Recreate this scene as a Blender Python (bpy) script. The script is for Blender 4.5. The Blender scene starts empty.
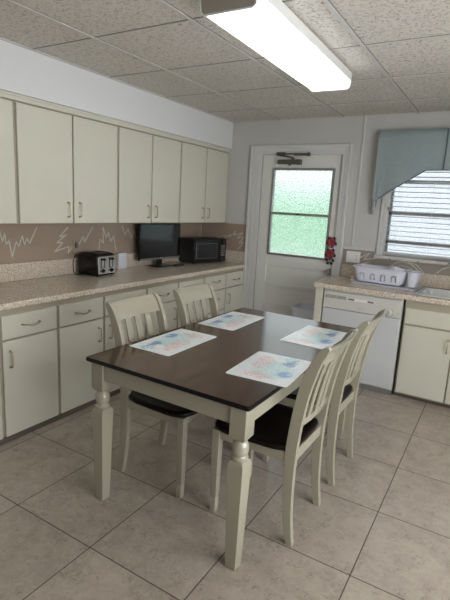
import bpy, bmesh, math, random
from mathutils import Vector, Matrix
random.seed(7)
C = bpy.context.scene.collection
PI = math.pi

# ------------------------------------------------------------------ dimensions
YB = 4.593          # back wall plane
H = 2.473           # ceiling
ZC = 0.91           # worktops
ZT = 0.789          # table top

# ------------------------------------------------------------------ materials
def new_mat(name):
    m = bpy.data.materials.new(name); m.use_nodes = True
    nt = m.node_tree
    return m, nt, nt.nodes['Principled BSDF']

def simple(name, col, rough=0.5, metal=0.0, spec=0.5, noise=0.0, nscale=20.0, bump=0.0, bscale=60.0, coat=0.0):
    m, nt, p = new_mat(name)
    p.inputs['Base Color'].default_value = (*col, 1)
    p.inputs['Roughness'].default_value = rough
    p.inputs['Metallic'].default_value = metal
    p.inputs['Specular IOR Level'].default_value = spec
    p.inputs['Coat Weight'].default_value = coat
    p.inputs['Coat Roughness'].default_value = 0.15
    tc = nt.nodes.new('ShaderNodeTexCoord')
    if noise > 0:
        n = nt.nodes.new('ShaderNodeTexNoise'); n.inputs['Scale'].default_value = nscale; n.inputs['Detail'].default_value = 4
        nt.links.new(tc.outputs['Object'], n.inputs['Vector'])
        mx = nt.nodes.new('ShaderNodeMix'); mx.data_type = 'RGBA'
        mx.inputs[6].default_value = (*[c*(1-noise) for c in col], 1)
        mx.inputs[7].default_value = (*[min(1, c*(1+noise)) for c in col], 1)
        nt.links.new(n.outputs['Fac'], mx.inputs[0]); nt.links.new(mx.outputs[2], p.inputs['Base Color'])
    if bump > 0:
        n = nt.nodes.new('ShaderNodeTexNoise'); n.inputs['Scale'].default_value = bscale; n.inputs['Detail'].default_value = 3
        nt.links.new(tc.outputs['Object'], n.inputs['Vector'])
        b = nt.nodes.new('ShaderNodeBump'); b.inputs['Strength'].default_value = bump; b.inputs['Distance'].default_value = 0.01
        nt.links.new(n.outputs['Fac'], b.inputs['Height']); nt.links.new(b.outputs[0], p.inputs['Normal'])
    return m

class NB:
    """small node builder"""
    def __init__(s, nt): s.nt = nt
    def val(s, x, sock):
        if isinstance(x, (int, float)): sock.default_value = x
        elif isinstance(x, tuple): sock.default_value = x
        else: s.nt.links.new(x, sock)
    def math(s, op, a, b=0.0, clamp=False):
        n = s.nt.nodes.new('ShaderNodeMath'); n.operation = op; n.use_clamp = clamp
        s.val(a, n.inputs[0]); s.val(b, n.inputs[1]); return n.outputs[0]
    def mix(s, f, a, b):
        n = s.nt.nodes.new('ShaderNodeMix'); n.data_type = 'RGBA'
        s.val(f, n.inputs[0]); s.val(a, n.inputs[6]); s.val(b, n.inputs[7]); return n.outputs[2]
    def noise(s, vec, scale, detail=3, rough=0.5, dist=0.0):
        n = s.nt.nodes.new('ShaderNodeTexNoise'); n.inputs['Scale'].default_value = scale
        n.inputs['Detail'].default_value = detail; n.inputs['Roughness'].default_value = rough; n.inputs['Distortion'].default_value = dist
        s.nt.links.new(vec, n.inputs['Vector']); return n.outputs['Fac']
    def vor(s, vec, scale, feature='F1'):
        n = s.nt.nodes.new('ShaderNodeTexVoronoi'); n.feature = feature; n.inputs['Scale'].default_value = scale
        s.nt.links.new(vec, n.inputs['Vector']); return n.outputs['Distance'], (n.outputs['Color'] if feature == 'F1' else None)
    def ramp(s, f, lo, hi):
        n = s.nt.nodes.new('ShaderNodeMapRange'); n.inputs['From Min'].default_value = lo; n.inputs['From Max'].default_value = hi
        s.nt.links.new(f, n.inputs['Value']); return n.outputs[0]
    def mapping(s, loc=(0,0,0), scale=(1,1,1), rot=(0,0,0), src='Object'):
        tc = s.nt.nodes.new('ShaderNodeTexCoord'); m = s.nt.nodes.new('ShaderNodeMapping')
        m.inputs['Location'].default_value = loc; m.inputs['Scale'].default_value = scale; m.inputs['Rotation'].default_value = rot
        s.nt.links.new(tc.outputs[src], m.inputs['Vector']); return m.outputs[0]
    def bump(s, h, strength, dist=0.01, p=None):
        b = s.nt.nodes.new('ShaderNodeBump'); b.inputs['Strength'].default_value = strength; b.inputs['Distance'].default_value = dist
        s.nt.links.new(h, b.inputs['Height'])
        if p: s.nt.links.new(b.outputs[0], p.inputs['Normal'])
        return b.outputs[0]

def mat_floor():
    m, nt, p = new_mat('floor_tile'); n = NB(nt)
    s = 0.5234
    v = n.mapping(loc=(-1.7426+10*s, -1.2009+10*s, 0))
    sep = nt.nodes.new('ShaderNodeSeparateXYZ'); nt.links.new(v, sep.inputs[0])
    def edge(a):
        q = n.math('DIVIDE', a, s); f = n.math('FRACT', q)
        return n.math('MULTIPLY', n.math('SUBTRACT', 0.5, n.math('ABSOLUTE', n.math('SUBTRACT', f, 0.5))), s), n.math('FLOOR', q)
    ex, ix = edge(sep.outputs[0]); ey, iy = edge(sep.outputs[1])
    e = n.math('MINIMUM', ex, ey)
    grout = n.ramp(e, 0.0032, 0.0020)
    comb = nt.nodes.new('ShaderNodeCombineXYZ'); n.val(ix, comb.inputs[0]); n.val(iy, comb.inputs[1])
    wn = nt.nodes.new('ShaderNodeTexWhiteNoise'); wn.noise_dimensions = '2D'; nt.links.new(comb.outputs[0], wn.inputs['Vector'])
    # offset the marbling per tile
    off = nt.nodes.new('ShaderNodeVectorMath'); off.operation = 'MULTIPLY_ADD'
    nt.links.new(wn.outputs['Color'], off.inputs[0]); off.inputs[1].default_value = (7, 7, 7); nt.links.new(v, off.inputs[2])
    vv = off.outputs[0]
    a = n.ramp(n.noise(vv, 5.0, 8, 0.74, 0.4), 0.30, 0.70)
    c = n.mix(a, (0.245, 0.198, 0.152, 1), (0.43, 0.365, 0.295, 1))
    b = n.ramp(n.noise(vv, 26, 6, 0.75, 0.5), 0.36, 0.64)
    c = n.mix(n.math('MULTIPLY', b, 0.45), c, (0.50, 0.44, 0.38, 1))
    vein = n.math('ABSOLUTE', n.math('SUBTRACT', n.noise(vv, 19, 5, 0.65, 1.2), 0.5))
    vn = n.math('MULTIPLY', n.ramp(vein, 0.022, 0.004), n.ramp(n.noise(vv, 13, 2), 0.48, 0.58), clamp=True)
    c = n.mix(n.math('MULTIPLY', vn, 0.75), c, (0.13, 0.10, 0.08, 1))
    br = n.math('MULTIPLY_ADD', wn.outputs['Value'], 0.12)
    c = n.mix(n.math('MULTIPLY', wn.outputs['Value'], 0.16), c, (0.24, 0.205, 0.17, 1))
    c = n.mix(grout, c, (0.075, 0.055, 0.042, 1))
    nt.links.new(c, p.inputs['Base Color'])
    r = n.math('ADD', 0.24, n.math('MULTIPLY', n.noise(vv, 20, 3), 0.16))
    r = n.math('ADD', r, n.math('MULTIPLY', grout, 0.35)); nt.links.new(r, p.inputs['Roughness'])
    p.inputs['Specular IOR Level'].default_value = 0.45
    h = n.math('SUBTRACT', n.math('MULTIPLY', n.noise(vv, 30, 3), 0.12), grout)
    n.bump(h, 0.25, 0.003, p)
    return m

def mat_ceiling():
    m, nt, p = new_mat('fissured_ceiling_tile'); n = NB(nt)
    v = n.mapping()
    warp = nt.nodes.new('ShaderNodeTexNoise'); warp.inputs['Scale'].default_value = 16; nt.links.new(v, warp.inputs['Vector'])
    w2 = nt.nodes.new('ShaderNodeVectorMath'); w2.operation = 'MULTIPLY_ADD'
    nt.links.new(warp.outputs['Color'], w2.inputs[0]); w2.inputs[1].default_value = (0.06, 0.06, 0.0); nt.links.new(v, w2.inputs[2])
    d, _ = n.vor(w2.outputs[0], 58, 'DISTANCE_TO_EDGE')
    mask = n.ramp(n.noise(v, 42, 2), 0.47, 0.55)
    fis = n.math('MULTIPLY', n.ramp(d, 0.10, 0.04), mask, clamp=True)
    pin = n.ramp(n.noise(v, 190, 2), 0.66, 0.72)
    hole = n.math('MAXIMUM', fis, n.math('MULTIPLY', pin, 0.6), clamp=True)
    base = n.mix(n.noise(v, 1.6, 2), (0.60, 0.56, 0.50, 1), (0.70, 0.66, 0.60, 1))
    c = n.mix(n.math('MULTIPLY', hole, 0.72), base, (0.22, 0.20, 0.18, 1))
    nt.links.new(c, p.inputs['Base Color']); p.inputs['Roughness'].default_value = 0.95
    p.inputs['Specular IOR Level'].default_value = 0.1
    n.bump(n.math('SUBTRACT', 0.0, hole), 0.6, 0.003, p)
    return m

def mat_granite():
    m, nt, p = new_mat('speckled_laminate'); n = NB(nt)
    v = n.mapping()
    a = n.ramp(n.noise(v, 95, 3, 0.7), 0.38, 0.62)
    c = n.mix(a, (0.47, 0.385, 0.30, 1), (0.68, 0.59, 0.48, 1))
    _, col = n.vor(v, 260)
    sp = nt.nodes.new('ShaderNodeSeparateColor'); nt.links.new(col, sp.inputs[0])
    c = n.mix(n.ramp(sp.outputs[0], 0.80, 0.84), c, (0.80, 0.74, 0.65, 1))
    c = n.mix(n.ramp(sp.outputs[1], 0.86, 0.90), c, (0.25, 0.185, 0.14, 1))
    nt.links.new(c, p.inputs['Base Color']); p.inputs['Roughness'].default_value = 0.22
    return m

def mat_wood_top():
    m, nt, p = new_mat('dark_walnut_top'); n = NB(nt)
    v = n.mapping(scale=(1, 0.07, 1))
    a = n.ramp(n.noise(v, 30, 6, 0.72, 0.5), 0.36, 0.64)
    v2 = n.mapping(scale=(1, 0.22, 1))
    b = n.ramp(n.noise(v2, 9, 3, 0.5, 0.8), 0.35, 0.68)
    c = n.mix(a, (0.010, 0.004, 0.0015, 1), (0.092, 0.041, 0.018, 1))
    c = n.mix(n.math('MULTIPLY', b, 0.55), c, (0.075, 0.033, 0.014, 1))
    nt.links.new(c, p.inputs['Base Color'])
    r = n.math('ADD', 0.22, n.math('MULTIPLY', a, 0.10)); nt.links.new(r, p.inputs['Roughness'])
    p.inputs['Coat Weight'].default_value = 1.0; p.inputs['Coat Roughness'].default_value = 0.16; p.inputs['Coat IOR'].default_value = 1.68; p.inputs['Specular IOR Level'].default_value = 0.0
    n.bump(n.noise(v, 70, 3), 0.03, 0.001, p)
    return m

def mat_seat():
    m, nt, p = new_mat('espresso_seat_wood'); n = NB(nt)
    v = n.mapping(scale=(0.08, 1, 1))
    a = n.noise(v, 60, 4, 0.6, 0.3)
    c = n.mix(a, (0.004, 0.003, 0.003, 1), (0.012, 0.007, 0.005, 1))
    nt.links.new(c, p.inputs['Base Color']); p.inputs['Roughness'].default_value = 0.28; p.inputs['Specular IOR Level'].default_value = 0.12
    return m

def mat_mat():
    """laminated placemat with loose watercolour coral and shells"""
    m, nt, p = new_mat('coral_print_laminate'); n = NB(nt)
    v = n.mapping()
    sep = nt.nodes.new('ShaderNodeSeparateXYZ'); nt.links.new(v, sep.inputs[0])
    X, Y = sep.outputs[0], sep.outputs[1]
    nz = n.noise(v, 28, 3, 0.6)
    def blob(cx, cy, rx, ry, rag=1.1, soft=0.25):
        a = n.math('DIVIDE', n.math('SUBTRACT', X, cx), rx); b = n.math('DIVIDE', n.math('SUBTRACT', Y, cy), ry)
        r = n.math('SQRT', n.math('ADD', n.math('MULTIPLY', a, a), n.math('MULTIPLY', b, b)))
        r = n.math('ADD', r, n.math('MULTIPLY', n.math('SUBTRACT', nz, 0.5), rag))
        return n.ramp(r, 1.0, 1.0-soft)
    twig = n.ramp(n.math('ABSOLUTE', n.math('SUBTRACT', n.noise(v, 50, 3, 0.6, 1.2), 0.5)), 0.07, 0.035)
    speck = n.ramp(n.noise(v, 120, 2), 0.50, 0.56)
    fine = n.noise(v, 75, 3, 0.7)
    c = n.mix(n.ramp(n.noise(v, 9, 2), 0.50, 0.66), (0.80, 0.82, 0.83, 1), (0.66, 0.78, 0.77, 1))
    c = n.mix(n.math('MULTIPLY', blob(-0.02, 0.03, 0.10, 0.17), n.math('MULTIPLY', twig, 0.75)), c, (0.28, 0.58, 0.58, 1))
    c = n.mix(n.math('MULTIPLY', blob(0.055, -0.06, 0.050, 0.13, 1.6), n.math('MULTIPLY', speck, 0.80)), c, (0.80, 0.34, 0.28, 1))
    c = n.mix(n.math('MULTIPLY', blob(0.02, 0.155, 0.060, 0.055, 1.6), n.math('MULTIPLY', speck, 0.85)), c, (0.82, 0.30, 0.27, 1))
    c = n.mix(n.math('MULTIPLY', blob(-0.060, -0.12, 0.034, 0.070, 2.6), n.ramp(fine, 0.36, 0.58)), c, (0.09, 0.17, 0.42, 1))
    c = n.mix(n.math('MULTIPLY', blob(-0.045, -0.19, 0.050, 0.045, 2.2), n.ramp(fine, 0.42, 0.60)), c, (0.16, 0.48, 0.55, 1))
    shell = blob(-0.082, 0.070, 0.034, 0.055, 0.35)
    rib = nt.nodes.new('ShaderNodeTexWave'); rib.bands_direction = 'Y'; rib.inputs['Scale'].default_value = 24; rib.inputs['Distortion'].default_value = 2.5
    nt.links.new(v, rib.inputs['Vector'])
    c = n.mix(n.math('MULTIPLY', shell, 0.9), c, n.mix(rib.outputs['Fac'], (0.10, 0.16, 0.42, 1), (0.34, 0.50, 0.70, 1)))
    c = n.mix(n.math('MULTIPLY', blob(-0.098, 0.055, 0.012, 0.030, 0.4), 0.7), c, (0.50, 0.72, 0.80, 1))
    nt.links.new(c, p.inputs['Base Color']); p.inputs['Roughness'].default_value = 0.27
    return m

def mat_glass_rough(name, rough, bs, tint=(1, 1, 1), trans=0.3, low=0.7):
    """patterned obscure glass: rough refraction with part of the light passing straight"""
    m = bpy.data.materials.new(name); m.use_nodes = True; nt = m.node_tree; nt.nodes.clear(); n = NB(nt)
    out = nt.nodes.new('ShaderNodeOutputMaterial')
    v = n.mapping()
    d, _ = n.vor(v, bs)
    bm_ = n.bump(d, 0.9, 0.004)
    cell = n.ramp(n.noise(v, bs*1.3, 3, 0.7, 0.5), 0.38, 0.62)
    tcol = n.mix(cell, (*[t*low for t in tint], 1), (*tint, 1))
    g = nt.nodes.new('ShaderNodeBsdfGlass'); g.inputs['Roughness'].default_value = rough; g.inputs['IOR'].default_value = 1.35
    g.inputs['Color'].default_value = (*tint, 1); nt.links.new(bm_, g.inputs['Normal']); nt.links.new(tcol, g.inputs['Color'])
    tr = nt.nodes.new('ShaderNodeBsdfTranslucent'); tr.inputs['Color'].default_value = (*tint, 1); nt.links.new(bm_, tr.inputs['Normal'])
    mx = nt.nodes.new('ShaderNodeMixShader'); mx.inputs[0].default_value = trans
    nt.links.new(g.outputs[0], mx.inputs[1]); nt.links.new(tr.outputs[0], mx.inputs[2]); nt.links.new(mx.outputs[0], out.inputs[0])
    return m

def mat_emit(name, col, s):
    m = bpy.data.materials.new(name); m.use_nodes = True; nt = m.node_tree; nt.nodes.clear()
    out = nt.nodes.new('ShaderNodeOutputMaterial'); e = nt.nodes.new('ShaderNodeEmission')
    e.inputs[0].default_value = (*col, 1); e.inputs[1].default_value = s; nt.links.new(e.outputs[0], out.inputs[0]); return m

def mat_diffuser():
    m = bpy.data.materials.new('acrylic_diffuser'); m.use_nodes = True; nt = m.node_tree; nt.nodes.clear()
    out = nt.nodes.new('ShaderNodeOutputMaterial')
    t = nt.nodes.new('ShaderNodeBsdfTransparent'); t.inputs[0].default_value = (0.95, 0.97, 1, 1)
    l = nt.nodes.new('ShaderNodeBsdfTranslucent'); l.inputs[0].default_value = (0.9, 0.93, 0.97, 1)
    d = nt.nodes.new('ShaderNodeBsdfDiffuse'); d.inputs[0].default_value = (0.85, 0.87, 0.9, 1)
    a = nt.nodes.new('ShaderNodeMixShader'); a.inputs[0].default_value = 0.35
    b = nt.nodes.new('ShaderNodeMixShader'); b.inputs[0].default_value = 0.55
    nt.links.new(l.outputs[0], a.inputs[1]); nt.links.new(d.outputs[0], a.inputs[2])
    nt.links.new(t.outputs[0], b.inputs[1]); nt.links.new(a.outputs[0], b.inputs[2]); nt.links.new(b.outputs[0], out.inputs[0])
    return m

def mat_fabric(name, col):
    m, nt, p = new_mat(name); n = NB(nt)
    v = n.mapping()
    w = nt.nodes.new('ShaderNodeTexWave'); w.wave_type = 'BANDS'; w.bands_direction = 'Z'; w.inputs['Scale'].default_value = 40; w.inputs['Distortion'].default_value = 3
    nt.links.new(v, w.inputs['Vector'])
    a = n.noise(v, 22, 4, 0.7)
    c = n.mix(a, (*[x*0.85 for x in col], 1), (*[x*1.12 for x in col], 1))
    c = n.mix(n.math('MULTIPLY', w.outputs['Fac'], 0.12), c, (*[x*1.3 for x in col], 1))
    nt.links.new(c, p.inputs['Base Color']); p.inputs['Roughness'].default_value = 0.85
    p.inputs['Sheen Weight'].default_value = 0.2
    n.bump(a, 0.3, 0.004, p)
    # light passes through the cloth a little
    out = nt.nodes['Material Output']; t = nt.nodes.new('ShaderNodeBsdfTranslucent'); nt.links.new(c, t.inputs[0])
    mx = nt.nodes.new('ShaderNodeMixShader'); mx.inputs[0].default_value = 0.30
    nt.links.new(p.outputs[0], mx.inputs[1]); nt.links.new(t.outputs[0], mx.inputs[2]); nt.links.new(mx.outputs[0], out.inputs[0])
    return m

def mat_blind():
    m, nt, p = new_mat('white_vinyl_slat')
    p.inputs['Base Color'].default_value = (0.80, 0.80, 0.80, 1); p.inputs['Roughness'].default_value = 0.4
    out = nt.nodes['Material Output']; t = nt.nodes.new('ShaderNodeBsdfTranslucent'); t.inputs[0].default_value = (0.8, 0.8, 0.8, 1)
    mx = nt.nodes.new('ShaderNodeMixShader'); mx.inputs[0].default_value = 0.35
    nt.links.new(p.outputs[0], mx.inputs[1]); nt.links.new(t.outputs[0], mx.inputs[2]); nt.links.new(mx.outputs[0], out.inputs[0])
    return m

M = dict(
    floor=mat_floor(), ceiling=mat_ceiling(), granite=mat_granite(), top=mat_wood_top(), seat=mat_seat(), mat=mat_mat(),
    wall=simple('grey_white_wall_paint', (0.52, 0.51, 0.485), 0.75, noise=0.03, nscale=3, bump=0.08, bscale=90),
    soffit=simple('white_soffit_paint', (0.68, 0.685, 0.68), 0.75, noise=0.02, nscale=3),
    trim=simple('white_gloss_trim', (0.60, 0.60, 0.585), 0.42, noise=0.03, nscale=4),
    door=simple('white_door_paint', (0.68, 0.68, 0.64), 0.42, noise=0.03, nscale=5),
    cab=simple('cream_cabinet_paint', (0.58, 0.56, 0.465), 0.38, noise=0.035, nscale=6, bump=0.03, bscale=40),
    frame=simple('cream_frame_seam_shade', (0.37, 0.33, 0.25), 0.5, noise=0.04, nscale=8),  # frame cream darkened to imitate shade in the seams between doors
    pull=simple('ivory_brass_pull', (0.44, 0.35, 0.22), 0.3, metal=0.6),
    kick=simple('dark_vinyl_base_and_gap_shade', (0.10, 0.08, 0.065), 0.5, noise=0.1, nscale=12),
    splash=simple('taupe_splash_laminate', (0.335, 0.255, 0.195), 0.28, noise=0.06, nscale=7),
    splash2=simple('grey_taupe_splash_laminate', (0.28, 0.245, 0.205), 0.28, noise=0.06, nscale=7),
    zig=simple('pale_line_laminate', (0.58, 0.55, 0.48), 0.3),
    tee=simple('painted_ceiling_grid', (0.56, 0.54, 0.51), 0.45),
    paint=simple('antique_white_furniture_paint', (0.33, 0.306, 0.23), 0.25, noise=0.04, nscale=9, bump=0.03, bscale=70, coat=0.6),
    edge=simple('black_table_edge', (0.005, 0.004, 0.004), 0.30, spec=0.25),
    black=simple('black_plastic', (0.006, 0.006, 0.0065), 0.22, spec=0.35),
    blackm=simple('matte_black_plastic', (0.016, 0.016, 0.017), 0.55),
    screen=simple('dark_glass_screen', (0.006, 0.007, 0.009), 0.08),
    chrome=simple('brushed_steel', (0.80, 0.80, 0.81), 0.30, metal=1.0),
    alu=simple('aluminium_frame', (0.36, 0.36, 0.35), 0.38, metal=0.9),
    closer=simple('dull_closer_metal', (0.13, 0.12, 0.11), 0.42, metal=0.85),
    applw=simple('white_appliance_enamel', (0.56, 0.55, 0.50), 0.28),
    applp=simple('white_appliance_panel', (0.55, 0.56, 0.555), 0.22),
    grey=simple('grey_vent_plastic', (0.16, 0.155, 0.15), 0.5),
    plast=simple('white_blue_plastic', (0.66, 0.67, 0.74), 0.35),
    sink=simple('white_sink_enamel', (0.60, 0.61, 0.60), 0.18),
    plate=simple('outlet_plastic', (0.75, 0.74, 0.71), 0.35),
    red=simple('red_petal', (0.22, 0.018, 0.03), 0.55, noise=0.15, nscale=40),
    card=simple('white_card', (0.62, 0.64, 0.68), 0.5),
    fabric=mat_fabric('dusty_teal_cloth', (0.40, 0.475, 0.485)),
    fabhem=mat_fabric('dusty_teal_hem', (0.17, 0.205, 0.21)),
    blind=mat_blind(),
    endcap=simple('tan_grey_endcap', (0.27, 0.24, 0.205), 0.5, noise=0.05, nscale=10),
    fixw=simple('white_fixture_metal', (0.70, 0.70, 0.68), 0.4),
    diff=mat_diffuser(),
    tube=mat_emit('fluorescent_tube', (1.0, 0.985, 0.95), 34.0),
    dglass=mat_glass_rough('pebbled_door_glass', 0.25, 60, (0.97, 1.0, 0.98), 0.16, 0.72),
    wglass=mat_glass_rough('pebbled_window_glass', 0.2, 45, (0.98, 0.98, 1.0), 0.2, 0.84),
    marble=simple('marble_sill', (0.55, 0.53, 0.49), 0.3, noise=0.15, nscale=14),
    lawn=simple('lawn_green', (0.20, 0.52, 0.20), 0.9, noise=0.25, nscale=2),
    patio=simple('pinkish_patio', (0.50, 0.52, 0.44), 0.8, noise=0.3, nscale=3),
    hedge=simple('hedge_green', (0.36, 0.62, 0.40), 0.9, noise=0.3, nscale=1, bump=0.8, bscale=6),
    render=simple('white_render', (0.80, 0.81, 0.82), 0.9, noise=0.05, nscale=3),
    faucet=simple('faucet_chrome', (0.5, 0.5, 0.52), 0.12, metal=1.0),
)

# ------------------------------------------------------------------ mesh helpers
def NBM(): return bmesh.new()

def box(bm, x0, x1, y0, y1, z0, z1, mi=0):
    vs = [bm.verts.new(c) for c in ((x0,y0,z0),(x1,y0,z0),(x1,y1,z0),(x0,y1,z0),(x0,y0,z1),(x1,y0,z1),(x1,y1,z1),(x0,y1,z1))]
    for f in ((0,3,2,1),(4,5,6,7),(0,1,5,4),(1,2,6,5),(2,3,7,6),(3,0,4,7)):
        fa = bm.faces.new([vs[i] for i in f]); fa.material_index = mi
    return vs

def ring_loft(bm, rings, cap0=True, cap1=True, mi=0):
    R = [[bm.verts.new(p) for p in r] for r in rings]
    n = len(R[0])
    for a, b in zip(R, R[1:]):
        for i in range(n):
            f = bm.faces.new((a[i], a[(i+1) % n], b[(i+1) % n], b[i])); f.material_index = mi
    if cap0: f = bm.faces.new(list(reversed(R[0]))); f.material_index = mi
    if cap1: f = bm.faces.new(R[-1]); f.material_index = mi
    return R

def rrect(w, d, r, z, cx=0, cy=0, seg=5):
    pts = []
    for (sx, sy, a0) in ((1,1,0),(-1,1,PI/2),(-1,-1,PI),(1,-1,1.5*PI)):
        for k in range(seg+1):
            a = a0 + k/seg*PI/2
            pts.append((cx+sx*(w/2-r)+r*math.cos(a), cy+sy*(d/2-r)+r*math.sin(a), z))
    return pts

def circ(r, z, cx=0, cy=0, n=20):
    return [(cx+r*math.cos(2*PI*k/n), cy+r*math.sin(2*PI*k/n), z) for k in range(n)]

def lathe(bm, prof, cx=0, cy=0, n=20, mi=0):
    ring_loft(bm, [circ(r, z, cx, cy, n) for r, z in prof], mi=mi)

def tube(bm, pts, r, n=8, mi=0, cap=True):
    pts = [Vector(p) for p in pts]; rings = []; up0 = None
    for i, p in enumerate(pts):
        t = (pts[min(i+1, len(pts)-1)]-pts[max(i-1, 0)]).normalized()
        if up0 is None:
            up0 = Vector((0,0,1)) if abs(t.z) < 0.9 else Vector((1,0,0))
        s = t.cross(up0).normalized(); u = s.cross(t).normalized(); up0 = u
        rr = r[i] if isinstance(r, (list, tuple)) else r
        rings.append([p + rr*(math.cos(2*PI*k/n)*s + math.sin(2*PI*k/n)*u) for k in range(n)])
    ring_loft(bm, rings, cap, cap, mi)

def smooth_pts(ctrl, n=8):
    """Catmull-Rom through control points"""
    P = [Vector(c) for c in ctrl]; out = []
    for i in range(len(P)-1):
        p0 = P[max(i-1,0)]; p1 = P[i]; p2 = P[i+1]; p3 = P[min(i+2,len(P)-1)]
        for k in range(n):
            t = k/n
            out.append(0.5*((2*p1)+(-p0+p2)*t+(2*p0-5*p1+4*p2-p3)*t*t+(-p0+3*p1-3*p2+p3)*t**3))
    out.append(P[-1]); return out

def beam(bm, pts, w, ds, mi=0):
    """bar of width w along y following pts in the xz plane; depth ds (list or number)"""
    rings = []
    for i, p in enumerate(pts):
        p = Vector(p); t = (Vector(pts[min(i+1, len(pts)-1)])-Vector(pts[max(i-1, 0)])).normalized()
        nx = Vector((t.z, 0, -t.x)).normalized()
        if i == 0: nx = Vector((1, 0, 0))
        d = ds[i] if isinstance(ds, (list, tuple)) else ds
        ww = w[i] if isinstance(w, (list, tuple)) else w
        rings.append([p+nx*d/2+Vector((0,ww/2,0)), p-nx*d/2+Vector((0,ww/2,0)), p-nx*d/2-Vector((0,ww/2,0)), p+nx*d/2-Vector((0,ww/2,0))])
    ring_loft(bm, rings, mi=mi)

def obj(name, bm, mats, parent=None, loc=(0,0,0), rot=(0,0,0), bevel=0.0, seg=2, ang=35):
    bmesh.ops.recalc_face_normals(bm, faces=bm.faces[:])
    for e in bm.edges:
        if len(e.link_faces) == 2:
            e.smooth = e.calc_face_angle(0) < math.radians(ang)
        else: e.smooth = False
    for f in bm.faces: f.smooth = True
    me = bpy.data.meshes.new(name); bm.to_mesh(me); bm.free()
    if not isinstance(mats, (list, tuple)): mats = [mats]
    for m in mats: me.materials.append(m)
    o = bpy.data.objects.new(name, me); C.objects.link(o)
    o.location = loc; o.rotation_euler = rot
    if parent: o.parent = parent
    if bevel > 0:
        b = o.modifiers.new('bevel', 'BEVEL'); b.width = bevel; b.segments = seg; b.limit_method = 'ANGLE'; b.angle_limit = math.radians(40)
        b.harden_normals = False
    return o

def empty(name, loc=(0,0,0), rz=0, parent=None):
    o = bpy.data.objects.new(name, None); C.objects.link(o); o.location = loc; o.rotation_euler = (0,0,rz); o.empty_display_size = 0.1
    if parent: o.parent = parent
    return o

def tag(o, label, cat, group=None, kind=None):
    o['label'] = label; o['category'] = cat
    if group: o['group'] = group
    if kind: o['kind'] = kind
    return o

def struct(o, label=None):
    o['kind'] = 'structure'
    if label: o['label'] = label
    return o

def cut(o, cutter_bm):
    me = bpy.data.meshes.new('cutter'); bmesh.ops.recalc_face_normals(cutter_bm, faces=cutter_bm.faces[:]); cutter_bm.to_mesh(me); cutter_bm.free()
    c = bpy.data.objects.new('cutter', me); C.objects.link(c); c.matrix_world = o.matrix_world.copy(); c.location = o.location; c.rotation_euler = o.rotation_euler
    md = o.modifiers.new('cut', 'BOOLEAN'); md.object = c; md.operation = 'DIFFERENCE'; md.solver = 'EXACT'
    bpy.context.view_layer.update()
    dg = bpy.context.evaluated_depsgraph_get()
    nm = bpy.data.meshes.new_from_object(o.evaluated_get(dg)); nm.name = o.name
    o.modifiers.remove(md); o.data = nm
    bpy.data.objects.remove(c); return o

def copy_tree(o, parent=None):
    c = o.copy(); C.objects.link(c); c.parent = parent
    for ch in list(o.children): copy_tree(ch, c)
    return c

# ------------------------------------------------------------------ the room
XR, YF = 4.6, -2.3
b = NBM(); box(b, -0.15, XR+0.15, YF-0.15, YB+0.15, -0.1, 0.0); struct(obj('floor', b, M['floor']), 'beige marbled square floor tiles with dark grout')
b = NBM(); box(b, -0.15, XR+0.15, YF-0.15, YB+0.15, H, H+0.1); ceil = struct(obj('ceiling', b, M['ceiling']), 'suspended ceiling of fissured white tiles')
b = NBM(); box(b, -0.15, 0, YF-0.15, YB+0.15, 0, H); struct(obj('wall_left', b, M['wall']))
# back wall with openings for the door and the window
DX0, DX1, DZ = 0.758, 1.662, 2.125
WX0, WX1, WZ0, WZ1 = 2.12, 3.55, 1.165, 2.26
b = NBM(); y0, y1 = YB, YB+0.15
box(b, 0, DX0, y0, y1, 0, H); box(b, DX0, DX1, y0, y1, DZ, H); box(b, DX1, WX0, y0, y1, 0, H)
box(b, WX0, WX1, y0, y1, 0, WZ0); box(b, WX0, WX1, y0, y1, WZ1, H); box(b, WX1, XR, y0, y1, 0, H)
struct(obj('wall_back', b, M['wall']))
b = NBM()
OY0, OY1, OZ0, OZ = -0.2, 2.6, 0.35, 2.15      # wide window opening in the right-hand wall
box(b, XR, XR+0.15, YF-0.15, OY0, 0, H); box(b, XR, XR+0.15, OY0, OY1, OZ, H); box(b, XR, XR+0.15, OY0, OY1, 0, OZ0); box(b, XR, XR+0.15, OY1, YB+0.15, 0, H)
struct(obj('wall_right', b, M['wall']))
# wall behind the camera
b = NBM(); box(b, 0, XR, YF-0.15, YF, 0, H); struct(obj('wall_front', b, M['wall']))
# soffit above the wall cabinets
b = NBM(); box(b, 0, 0.366, YF, YB, 2.186, H); struct(obj('wall_soffit', b, M['soffit']))

# ceiling grid (one part of the ceiling)
b = NBM(); gx0, gpx, gy0, gpy = 0.936, 0.689, 2.0008-7*0.6805, 0.6805
for i in range(0, 6):
    x = gx0+i*gpx
    box(b, x-0.010, x+0.010, YF, YB, H-0.006, H+0.001)
for j in range(0, 12):
    y = gy0+j*gpy
    if y > YF and y < YB-0.03:
        box(b, 0.366, XR, y-0.005, y+0.005, H-0.0055, H+0.001)
box(b, 0.366, 0.386, YF, YB, H-0.006, H+0.001); box(b, 0.366, XR, YB-0.02, YB, H-0.006, H+0.001)
for j in range(0, 12):      # dark strips painting the shadow of sagging tiles along the cross tees
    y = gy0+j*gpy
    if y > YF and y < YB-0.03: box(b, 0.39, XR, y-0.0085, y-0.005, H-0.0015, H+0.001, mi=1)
for i in range(0, 6):  # same painted shadow line down one side of the long bars
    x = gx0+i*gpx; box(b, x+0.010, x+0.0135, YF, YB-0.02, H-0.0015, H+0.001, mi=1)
obj('ceiling_grid', b, [M['tee'], M['kick']], ceil)

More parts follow.
